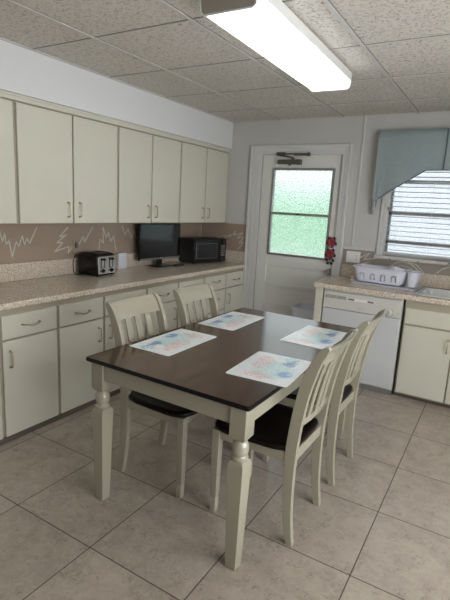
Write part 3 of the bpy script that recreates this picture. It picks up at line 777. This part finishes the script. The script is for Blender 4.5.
# ------------------------------------------------------------------ chairs (face local +x)
def make_chair():
    r = empty('dining_chair')
    # rear posts, swept back at the foot and rolled back at the top
    path = [(-0.222, 0, 0), (-0.203, 0, 0.13), (-0.193, 0, 0.28), (-0.192, 0, 0.44), (-0.200, 0, 0.56), (-0.218, 0, 0.70), (-0.245, 0, 0.83), (-0.280, 0, 0.93), (-0.304, 0, 0.972), (-0.318, 0, 0.988), (-0.328, 0, 0.995)]
    pts = smooth_pts(path, 4)
    def dep(z): return 0.036+0.018*min(1, z/0.45) if z < 0.85 else (0.054-0.016*(z-0.85)/0.12 if z < 0.97 else max(0.014, 0.038-0.024*((z-0.97)/0.025)**2))
    for s in (-1, 1):
        pp = [Vector((p.x, s*(0.184+0.010*max(0, (p.z-0.45)/0.55)), p.z)) for p in pts]
        b = NBM(); beam(b, pp, 0.030, [dep(p.z) for p in pp]); obj('back_post', b, M['paint'], r, bevel=0.005)
    def xat(z):
        for p, q in zip(pts, pts[1:]):
            if p.z <= z <= q.z: return p.x+(q.x-p.x)*(z-p.z)/(q.z-p.z+1e-9)
        return pts[-1].x
    # crest rail, bowed backwards
    b = NBM(); n = 12; rings = []
    zz = [0.900, 0.925, 0.950, 0.972, 0.986]
    for i in range(n+1):
        t = -1+2*i/n; y = t*0.182; bow = -0.020*(1-t*t)
        fr = [(xat(z)+bow+0.012, y, z) for z in zz]; bk = [(xat(z)+bow-0.012, y, z) for z in reversed(zz)]
        tp = [(xat(0.990)+bow+0.010, y, 0.993), (xat(0.992)+bow, y, 0.9985), (xat(0.992)+bow-0.010, y, 0.996)]
        rings.append(fr+tp+bk)
    ring_loft(b, rings); obj('crest_rail', b, M['paint'], r, ang=50)
    # lower back rail
    b = NBM(); rings = []
    for i in range(n+1):
        t = -1+2*i/n; y = t*0.176; bow = -0.014*(1-t*t)
        rings.append([(xat(0.59)+bow+0.011, y, 0.588), (xat(0.62)+bow+0.011, y, 0.622), (xat(0.62)+bow-0.011, y, 0.622), (xat(0.59)+bow-0.011, y, 0.588)])
    ring_loft(b, rings); obj('lower_rail', b, M['paint'], r, bevel=0.003)
    # three upright slats
    for k in (-1, 0, 1):
        y = k*0.084; bow = -0.017*(1-(y/0.18)**2)
        zs_ = [0.620+0.284*q/6 for q in range(7)]
        b = NBM(); beam(b, [Vector((xat(z)+bow-0.001-0.003*math.sin(PI*(z-0.62)/0.284), y, z)) for z in zs_], [0.040+0.008*q/6 for q in range(7)], 0.011)
        obj('slat', b, M['paint'], r, bevel=0.002)
    # seat: dished, rounded front, narrowing to the back
    b = NBM()
    def outline(sc, z, dz=0.0):
        pts_ = []
        N = 40
        for k in range(N):
            a = 2*PI*k/N; ca, sa = math.cos(a), math.sin(a)
            e = 0.42
            x = math.copysign(abs(ca)**e, ca); y = math.copysign(abs(sa)**e, sa)
            wy = 0.225+0.010*x
            X_ = 0.018+x*0.222+ (0.012*(1-y*y) if x > 0 else 0)
            pts_.append((0.018+(X_-0.018)*sc, y*wy*sc, z))
        return pts_
    rg = [outline(0.955, 0.466), outline(0.99, 0.470), outline(1.0, 0.480), outline(0.99, 0.490), outline(0.96, 0.494), outline(0.85, 0.4905), outline(0.55, 0.486), outline(0.2, 0.485)]
    ring_loft(b, rg); obj('seat', b, M['seat'], r, ang=60)
    # seat rails
    b = NBM()
    box(b, 0.192, 0.212, -0.166, 0.166, 0.415, 0.4655); box(b, -0.205, -0.185, -0.168, 0.168, 0.410, 0.4655)
    for s in (-1, 1):
        ya, yb2 = sorted((s*0.176, s*0.196)); box(b, -0.170, 0.188, ya, yb2, 0.415, 0.4655)
    obj('seat_rail', b, M['paint'], r, bevel=0.002)
    for s in (-1, 1):
        b = NBM()
        ring_loft(b, [[(0.206+x, s*0.187+y, z) for x, y, z in sq(w_, z)] for w_, z in ((0.030, 0), (0.032, 0.004), (0.034, 0.072), (0.029, 0.078), (0.029, 0.084), (0.035, 0.090), (0.042, 0.40), (0.042, 0.4658))])
        obj('leg', b, M['paint'], r, bevel=0.0025)
    return r
ch0 = make_chair()
spots = [(1.648, 1.922, 0, 'white dining chair with dark seat, nearer of the two on the cabinet side'),
         (1.660, 2.512, 0.01, 'white dining chair with dark seat, farther of the two on the cabinet side'),
         (2.270, 1.935, PI-0.01, 'white dining chair with its back to the viewer, nearest to the camera on the right'),
         (2.280, 2.530, PI-0.01, 'white dining chair on the right side of the table, nearer the dishwasher')]
for i, (x, y, rz, lab) in enumerate(spots):
    o = ch0 if i == 0 else copy_tree(ch0)
    o.location = (x, y, 0); o.rotation_euler = (0, 0, rz); tag(o, lab, 'chair', 'dining chairs around the table')

# ------------------------------------------------------------------ placemats
b = NBM(); ring_loft(b, [rrect(0.268, 0.470, 0.014, 0.0), rrect(0.270, 0.472, 0.015, 0.001), rrect(0.268, 0.470, 0.014, 0.0024)])
pm = obj('placemat', b, M['mat'])
mats_ = [(1.640, 1.938, 0.0, 1.0, 1.0, 'coral print placemat in front of the nearer chair on the cabinet side'),
         (1.640, 2.585, 0.01, 1.0, 1.0, 'coral print placemat in front of the farther chair on the cabinet side'),
         (2.262, 1.895, PI+0.06, 1.14, 0.86, 'coral print placemat at the near right of the table, overlooked by the nearest chair'),
         (2.240, 2.590, PI-0.02, 1.08, 0.97, 'coral print placemat at the far right of the table, washed by window glare')]
for i, (x, y, rz, sx, sy, lab) in enumerate(mats_):
    o = pm if i == 0 else pm.copy()
    if i: C.objects.link(o)
    o.location = (x, y, ZT+0.0003); o.rotation_euler = (0, 0, rz); o.scale = (sx, sy, 1); tag(o, lab, 'placemat', 'placemats on the table')

# ------------------------------------------------------------------ worktop things, left
# toaster, levers face +x
ts = empty('toaster', (0.155, 2.755, ZC+0.0003)); ts.rotation_euler = (0, 0, math.radians(4)); tag(ts, 'black four-slice toaster with a steel front on the left worktop', 'toaster')
b = NBM(); w, d = 0.225, 0.235
ring_loft(b, [rrect(w-0.006, d-0.006, 0.02, 0.008), rrect(w, d, 0.022, 0.014), rrect(w, d, 0.022, 0.165), rrect(w-0.008, d-0.008, 0.026, 0.180), rrect(w-0.03, d-0.03, 0.03, 0.190), rrect(w-0.06, d-0.06, 0.03, 0.192)])
for sx in (-1, 1):
    for sy in (-1, 1): lathe(b, [(0.010, 0), (0.012, 0.009)], cx=sx*0.085, cy=sy*0.09, n=10)
body = obj('body', b, M['black'], ts)
b = NBM()
for yy in (-0.085, -0.042, 0.042, 0.085): box(b, -0.075, 0.070, yy-0.011, yy+0.011, 0.1925, 0.1945)
obj('slot', b, M['blackm'], ts)
b = NBM()
for s in (-1, 1): box(b, -0.078, 0.073, s*0.0635-0.040, s*0.0635+0.040, 0.1921, 0.1925)
obj('top_plate', b, M['closer'], ts)
b = NBM(); ring_loft(b, [[(x, p[0], 0.095+p[1]) for p in [(q[0], q[1]) for q in rrect(0.205, 0.150, 0.012, 0)]] for x in (0.110, 0.1165)])
fp = obj('front_plate', b, M['chrome'], ts, bevel=0.001)
for s in (-1, 1):
    b = NBM(); box(b, 0.1166, 0.1172, s*0.052-0.026, s*0.052+0.026, 0.072, 0.158); box(b, 0.1172, 0.1178, s*0.052-0.015, s*0.052+0.015, 0.076, 0.154, mi=1); obj('lever_slot', b, [M['black'], M['chrome']], ts)
    b = NBM(); box(b, 0.1180, 0.135, s*0.052-0.019, s*0.052+0.019, 0.138, 0.152); obj('lever', b, M['black'], ts, bevel=0.002)
    b = NBM(); ring_loft(b, [[(x, s*0.052+r_*math.cos(a*PI/8), 0.048+r_*math.sin(a*PI/8)) for a in range(16)] for r_, x in ((0.017, 0.1166), (0.017, 0.124), (0.013, 0.132), (0.012, 0.134))]); obj('knob', b, M['black'], ts)
    for q in (-1, 1):
        b = NBM(); ring_loft(b, [[(x, s*0.052+q*0.028+r_*math.cos(a*PI/5), 0.048+r_*math.sin(a*PI/5)) for a in range(10)] for r_, x in ((0.0055, 0.1166), (0.005, 0.121))]); obj('button', b, M['blackm'], ts)
b = NBM(); tube(b, smooth_pts([(-0.125, -0.03, 0.16), (-0.08, -0.145, 0.180), (-0.05, -0.215, 0.150), (-0.03, -0.245, 0.09), (-0.04, -0.215, 0.022), (-0.07, -0.125, 0.007), (-0.07, -0.112, 0.030)], 6), 0.0042, 8)
obj('cord', b, M['black'], ts)
wo_ = empty('wall_outlet', (0.0068, 2.655, 1.145), 0); tag(wo_, 'grey plug and outlet plate on the splash panel above the toaster', 'outlet')
b = NBM(); box(b, 0.0, 0.005, -0.034, 0.034, -0.058, 0.058); obj('cover_plate', b, M['splash'], wo_, bevel=0.001)
b = NBM(); box(b, 0.005, 0.024, -0.012, 0.012, -0.012, 0.035); obj('plug', b, M['grey'], wo_, bevel=0.003)
b = NBM(); box(b, -0.010, 0.010, -0.055, 0.055, 0, 0.150)
o = obj('note_box', b, M['card'], loc=(0.042, 3.185, ZC+0.0003), bevel=0.002); tag(o, 'small white box standing against the splash between toaster and screen', 'box')

# monitor
tv = empty('monitor', (0.150, 3.640, ZC+0.0003), math.radians(-3)); tag(tv, 'black flat computer screen standing on the left worktop', 'monitor')
b = NBM(); box(b, -0.030, 0.0, -0.305, 0.305, 0.070, 0.432); hs = obj('housing', b, M['black'], tv, bevel=0.006)
b = NBM(); box(b, 0.0003, 0.0015, -0.290, 0.290, 0.098, 0.418); obj('screen', b, M['screen'], tv)
b = NBM(); box(b, 0.0003, 0.003, -0.300, 0.300, 0.073, 0.089); box(b, 0.003, 0.0038, -0.012, 0.012, 0.077, 0.085, mi=1); obj('bezel_strip', b, [M['grey'], M['chrome']], tv)
b = NBM(); ring_loft(b, [rrect(0.16, 0.26, 0.03, z, 0.0, 0) for z in (0, 0.008)]); box(b, -0.032, -0.012, -0.035, 0.035, 0.008, 0.12); obj('stand', b, M['black'], tv, bevel=0.002)
b = NBM(); ring_loft(b, [rrect(0.055, 0.150, 0.010, z) for z in (0, 0.014, 0.018)])
o = obj('remote_control', b, M['blackm'], loc=(0.265, 3.80, ZC+0.0003), rot=(0, 0, 0.1)); tag(o, 'flat black remote lying in front of the screen', 'remote')

# microwave, turned in the corner
ang = math.atan2(0.11, 0.47)
fx_, fy_ = 0.350, 4.275
mw = empty('microwave', (fx_, fy_, ZC+0.0003), -ang); tag(mw, 'black microwave angled in the far left corner of the worktop', 'microwave')
w, d = 0.492, 0.255
b = NBM(); box(b, -d, -0.012, -w/2, w/2, 0.012, 0.272)
for sx in (-d+0.03, -0.05):
    for sy in (-1, 1): lathe(b, [(0.014, 0), (0.014, 0.012)], cx=sx, cy=sy*(w/2-0.04), n=10)
obj('body', b, M['blackm'], mw, bevel=0.006)
b = NBM(); box(b, -0.0115, 0.0, -w/2, w/2-0.105, 0.014, 0.270); md = obj('door', b, M['black'], mw, bevel=0.004)
b = NBM(); box(b, 0.0003, 0.001, -w/2+0.060, w/2-0.150, 0.065, 0.215); obj('window', b, M['screen'], md)
b = NBM()
for z in (0.060, 0.220): box(b, 0.0003, 0.002, -w/2+0.055, w/2-0.145, z-0.002, z+0.002)
for y in (-w/2+0.055, w/2-0.147): box(b, 0.0003, 0.002, y-0.002, y+0.002, 0.060, 0.220)
obj('window_trim', b, M['grey'], md)
b = NBM(); box(b, 0.0003, 0.008, -w/2+0.018, -w/2+0.028, 0.05, 0.235); obj('edge_strip', b, M['grey'], md)
b = NBM(); box(b, -0.0115, 0.0, w/2-0.103, w/2, 0.014, 0.270); cpn = obj('control_panel', b, M['black'], mw, bevel=0.003)
b = NBM(); box(b, 0.0003, 0.001, w/2-0.085, w/2-0.020, 0.222, 0.250); obj('display', b, M['screen'], cpn)
b = NBM()
for i in range(3):
    for j in range(5): box(b, 0.0003, 0.0016, w/2-0.083+i*0.022, w/2-0.066+i*0.022, 0.075+j*0.027, 0.094+j*0.027)
obj('keypad', b, M['grey'], cpn)
b = NBM(); box(b, 0.0003, 0.003, w/2-0.083, w/2-0.020, 0.028, 0.055); obj('door_button', b, M['blackm'], cpn)

# ------------------------------------------------------------------ worktop things, right
# outlet and switch plate
ol = empty('outlet_plate', (1.868, YB-0.0068, 1.117)); tag(ol, 'white double plate with a switch and outlet beside the back door', 'outlet')
b = NBM(); box(b, -0.070, 0.070, -0.006, 0, -0.056, 0.056); obj('cover_plate', b, M['plate'], ol, bevel=0.002)
b = NBM(); box(b, -0.052, -0.018, -0.009, -0.006, -0.034, 0.034); obj('rocker_switch', b, M['plate'], ol, bevel=0.001)
b = NBM(); box(b, 0.018, 0.052, -0.008, -0.006, -0.034, 0.034)
for z in (-0.017, 0.017):
    for x in (0.028, 0.040): box(b, x-0.0015, x+0.0015, -0.0085, -0.008, z-0.005, z+0.006, mi=1)
    box(b, 0.032, 0.037, -0.0085, -0.008, z-0.012, z-0.008, mi=1)
obj('receptacle', b, [M['plate'], M['grey']], ol)

# dish rack
RK = Vector((2.268, 4.33, ZC+0.0003)); rrz = math.radians(-4)
dr = empty('dish_rack', RK, rrz); dr.scale = (1.17, 1.0, 1.1); tag(dr, 'pale plastic dish drainer on a tray beside the sink', 'dish rack')
b = NBM(); ring_loft(b, [rrect(0.50, 0.26, 0.03, 0.0), rrect(0.52, 0.28, 0.035, 0.012), rrect(0.53, 0.29, 0.035, 0.018), rrect(0.515, 0.275, 0.033, 0.018), rrect(0.49, 0.25, 0.03, 0.006)])
obj('drip_tray', b, M['plast'], dr)
b = NBM()
ring_loft(b, [rrect(0.33, 0.19, 0.04, 0.020, -0.045), rrect(0.36, 0.205, 0.045, 0.040, -0.045), rrect(0.405, 0.235, 0.05, 0.135, -0.045), rrect(0.43, 0.26, 0.055, 0.140, -0.045), rrect(0.43, 0.26, 0.055, 0.146, -0.045),
              rrect(0.402, 0.232, 0.048, 0.146, -0.045), rrect(0.395, 0.226, 0.046, 0.135, -0.045), rrect(0.352, 0.197, 0.04, 0.040, -0.045), rrect(0.32, 0.18, 0.036, 0.026, -0.045)])
tub = obj('basket', b, M['plast'], dr)
cb = NBM()
for k in range(4):
    cx = -0.045+(k-1.5)*0.082
    pr = [(cx-0.020, 0.045), (cx-0.020, 0.080)]+[(cx+0.020*math.cos(PI-a*PI/6), 0.080+0.020*math.sin(a*PI/6)) for a in range(1, 6)]+[(cx+0.020, 0.080), (cx+0.020, 0.045), (cx+0.011, 0.045), (cx+0.011, 0.078)]+[(cx+0.011*math.cos(a*PI/5), 0.078+0.011*math.sin(a*PI/5)) for a in range(1, 5)]+[(cx-0.011, 0.078), (cx-0.011, 0.045)]
    ring_loft(cb, [[(x, y, z) for x, z in pr] for y in (-0.20, -0.06)])
    ring_loft(cb, [[(x, y, z) for x, z in pr] for y in (0.06, 0.20)])
# basket is parented: cut in its own frame
tub.parent = None; cut(tub, cb); tub.parent = dr
b = NBM(); cxp = 0.208
ring_loft(b, [rrect(0.055, 0.13, 0.02, 0.020, cxp-0.008), rrect(0.084, 0.17, 0.03, 0.135, cxp), rrect(0.104, 0.190, 0.035, 0.138, cxp), rrect(0.104, 0.190, 0.035, 0.143, cxp), rrect(0.076, 0.162, 0.026, 0.143, cxp), rrect(0.049, 0.12, 0.018, 0.026, cxp-0.008)])
obj('cutlery_cup', b, M['plast'], dr)
b = NBM(); lathe(b, [(0.035, 0.0), (0.060, 0.008), (0.078, 0.040), (0.080, 0.042), (0.074, 0.042), (0.056, 0.014), (0.030, 0.006)], n=28)
bw = obj('bowl', b, M['plast'], loc=(2.368, 4.315, 1.092), rot=(math.radians(172), math.radians(12), 0)); tag(bw, 'small white bowl upside down in the dish drainer', 'bowl')

# white waste basket by the door
bk = empty('waste_basket', (1.535, 4.38, 0)); tag(bk, 'white plastic waste basket on the floor in front of the back door', 'bin')
b = NBM()
zb = 0.575
ring_loft(b, [rrect(0.24, 0.17, 0.04, 0.0), rrect(0.33, 0.25, 0.055, zb-0.012), rrect(0.355, 0.275, 0.06, zb-0.008), rrect(0.355, 0.275, 0.06, zb), rrect(0.325, 0.245, 0.052, zb), rrect(0.23, 0.16, 0.036, 0.006)])
obj('bin_body', b, M['plast'], bk)

# ------------------------------------------------------------------ blinds and valance
bl = empty('window_blind', (2.835, YB-0.0, 0)); tag(bl, 'white horizontal slat blind hanging in the window above the sink', 'blind')
b = NBM(); z = 1.222; k = 0; x0, x1 = WX0+0.034+wo, WX1-0.034+wo
while z < 2.20:
    th = math.radians(-9); cy_ = 0.022; hw = 0.019
    rr = []
    for sx in (x0, x1):
        pr = []
        for q in range(5):
            u = -1+q/2; pr.append((sx, cy_+u*hw*math.cos(th), z+u*hw*math.sin(th)+0.0025*(1-u*u)))
        rr.append(pr+[(p[0], p[1], p[2]-0.0012) for p in reversed(pr)])
    ring_loft(b, rr); z += 0.046
obj('slat_stack', b, M['blind'], bl)
b = NBM(); box(b, x0, x1, 0.008, 0.034, 1.184, 1.200); obj('bottom_rail', b, M['blind'], bl, bevel=0.003)
b = NBM(); box(b, x0, x1, 0.002, 0.046, 2.195, 2.228); obj('head_rail', b, M['fixw'], bl)
for x in (2.245, 2.545, 2.95, 3.40):
    b = NBM(); tube(b, [(x+wo, 0.0005, 1.19), (x+wo, 0.0005, 2.2)], 0.0016, 6); obj('ladder_cord', b, M['blind'], bl)
b = NBM(); box(b, WX0+0.031+wo, WX0+0.046+wo, -0.014, 0.0, 1.60, 1.625)
obj('latch', b, M['pull'], bl)

# valance: softly folded cloth, trapezoid front with a tail at each end
def xb_bottom(x):
    d = min(x-2.055, 3.615-x)
    if d < 0.0: d = 0.0
    return 1.690 + min(1.0, d/0.405)*(1.962-1.690)
va = empty('window_valance', (2.835, YB, 0)); tag(va, 'dusty teal cloth valance swagged over the kitchen window', 'valance')
b = NBM(); N = 96; K = 14; cols = []
X0v, X1v = 2.012, 3.658
for i in range(N+1):
    x = X0v+(X1v-X0v)*i/N; zb_ = xb_bottom(x); col = []
    for j in range(K+1):
        v = j/K; z = 2.322+(zb_-2.322)*v
        yy = -0.100-0.006*math.sin(x*11+v*2.0)*v-0.004*math.sin(x*29+1)*v-0.010*v*(1-v)+0.030*max(0, 1-v*14)
        col.append(b.verts.new((x+wo, yy, z+0.003*math.sin(x*17))))
    cols.append(col)
for i in range(N):
    for j in range(K):
        f = b.faces.new((cols[i][j], cols[i+1][j], cols[i+1][j+1], cols[i][j+1]))
pan = obj('cloth', b, M['fabric'], va, ang=80); s_ = pan.modifiers.new('t', 'SOLIDIFY'); s_.thickness = 0.003
# hem and seam piping
b = NBM(); tube(b, [(X0v+(X1v-X0v)*i/N+wo, -0.103-0.006*math.sin((X0v+(X1v-X0v)*i/N)*11+2.0)-0.004*math.sin((X0v+(X1v-X0v)*i/N)*29+1), xb_bottom(X0v+(X1v-X0v)*i/N)+0.003) for i in range(3, N-2)], 0.005, 6)
obj('hem', b, M['fabhem'], va)
for x in (2.600, 3.07):
    b = NBM(); tube(b, [(x+wo, -0.108-0.006*math.sin(x*11+v/5*2.0)*v/5, 2.315+(1.966-2.315)*v/5) for v in range(6)], 0.006, 6); obj('seam', b, M['fabhem'], va)
# side returns and pointed tails
for s in (-1, 1):
    b = NBM(); n_ = 22; cols = []
    for i in range(n_+1):
        u = i/n_
        if s < 0: xa = 2.020-0.030*u
        else: xa = 3.650+0.030*u
        y_ = -0.100+0.088*u
        fold = 0.012*math.sin(u*PI*3)
        zb_ = 1.700-0.150*math.sin(min(1, u*1.25)*PI/2)
        col = []
        for j in range(15):
            v = j/14; z = 2.305+(zb_-2.305)*v
            spread = 0.030*v*(1-u)*(1 if s < 0 else -1)
            col.append(b.verts.new((xa+wo+spread+fold*v, y_+0.010*math.sin(u*PI*3)*v, z)))
        cols.append(col)
    for i in range(n_):
        for j in range(14): b.faces.new((cols[i][j], cols[i+1][j], cols[i+1][j+1], cols[i][j+1]))
    o = obj('tail', b, M['fabric'], va, ang=80); s_ = o.modifiers.new('t', 'SOLIDIFY'); s_.thickness = 0.003
b = NBM(); tube(b, [(2.03+wo, -0.004, 2.285), (2.03+wo, -0.045, 2.285), (2.05+wo, -0.058, 2.285), (3.62+wo, -0.058, 2.285), (3.64+wo, -0.045, 2.285), (3.64+wo, -0.004, 2.285)], 0.009, 8); obj('curtain_rod', b, M['fixw'], va)

# ------------------------------------------------------------------ outdoors behind the glass
b = NBM(); box(b, -60, 60, YB+13, YB+60, -0.32, -0.20); struct(tag(obj('ground', b, M['lawn']), 'green lawn beyond the back door', 'lawn'))
b = NBM(); box(b, -60, 60, YB+0.16, YB+13, -0.30, -0.18); struct(obj('ground_patio', b, M['patio']))
b = NBM(); rnd = random.Random(3)
for k in range(70):
    cx = -45+k*1.1+rnd.uniform(-0.6, 0.6); cy = YB+32+rnd.uniform(-1.2, 1.2); r = rnd.uniform(1.8, 2.8); cz = rnd.uniform(0.6, 2.4)
    bmesh.ops.create_icosphere(b, subdivisions=2, radius=r, matrix=Matrix.Translation((cx, cy, cz)))
o = obj('hedge', b, M['hedge']); tag(o, 'green hedge blurred behind the obscured door glass', 'hedge', kind='stuff')

bd = empty('outbuilding', (5.2, YB+3.6, -0.18)); tag(bd, 'pale outbuilding seen as a white blur through the kitchen window', 'building')
b = NBM(); box(b, -3.95, 6.0, 0, 4.0, 0, 3.0); obj('wall', b, M['render'], bd)
b = NBM(); ring_loft(b, [[(x, -0.4, 3.0), (x, 4.4, 3.0), (x, 2.0, 4.2)] for x in (-4.2, 6.3)]); obj('roof', b, M['grey'], bd)

# ------------------------------------------------------------------ light
def area(name, loc, rot, sx, sy, power, col):
    l = bpy.data.lights.new(name, 'AREA'); l.shape = 'RECTANGLE'; l.size = sx; l.size_y = sy; l.energy = power; l.color = col
    o = bpy.data.objects.new(name, l); C.objects.link(o); o.location = loc; o.rotation_euler = rot; return o
# daylight entering by the glazed opening in the right wall
area('window_daylight', (XR+0.10, (OY0+OY1)/2, (OZ0+OZ)/2), (0, PI/2, 0), OZ-OZ0-0.1, OY1-OY0-0.1, 56, (0.96, 0.98, 1.0))

w = bpy.data.worlds.new('sky'); bpy.context.scene.world = w; w.use_nodes = True; nt = w.node_tree
bg = nt.nodes['Background']; n = NB(nt)
tc = nt.nodes.new('ShaderNodeTexCoord'); sp = nt.nodes.new('ShaderNodeSeparateXYZ'); nt.links.new(tc.outputs['Generated'], sp.inputs[0])
c = n.mix(n.ramp(sp.outputs[2], -0.05, 0.6), (0.95, 1.0, 1.0, 1), (0.80, 0.88, 1.0, 1))
nt.links.new(c, bg.inputs[0]); bg.inputs[1].default_value = 1.9

# ------------------------------------------------------------------ camera
yaw, pit, rol = math.radians(-30.5524), math.radians(-11.6168), math.radians(3.1335)
f = Vector((math.sin(yaw)*math.cos(pit), math.cos(yaw)*math.cos(pit), math.sin(pit)))
rt = Vector((math.cos(yaw), -math.sin(yaw), 0)); up = rt.cross(f)
r2 = math.cos(rol)*rt+math.sin(rol)*up; u2 = -math.sin(rol)*rt+math.cos(rol)*up
cd = bpy.data.cameras.new('camera'); cam = bpy.data.objects.new('camera', cd); C.objects.link(cam)
mw_ = Matrix((( r2.x, u2.x, -f.x, 3.14574), (r2.y, u2.y, -f.y, -0.08634), (r2.z, u2.z, -f.z, 1.55947), (0, 0, 0, 1)))
cam.matrix_world = mw_
cd.sensor_fit = 'HORIZONTAL'; cd.sensor_width = 36; cd.lens = 459.99*36/450; cd.clip_start = 0.05; cd.clip_end = 200
sc = bpy.context.scene; sc.camera = cam
sc.view_settings.view_transform = 'Standard'; sc.view_settings.look = 'None'; sc.view_settings.gamma = 1; sc.view_settings.use_curve_mapping = False
sc.view_settings.exposure = 0.38
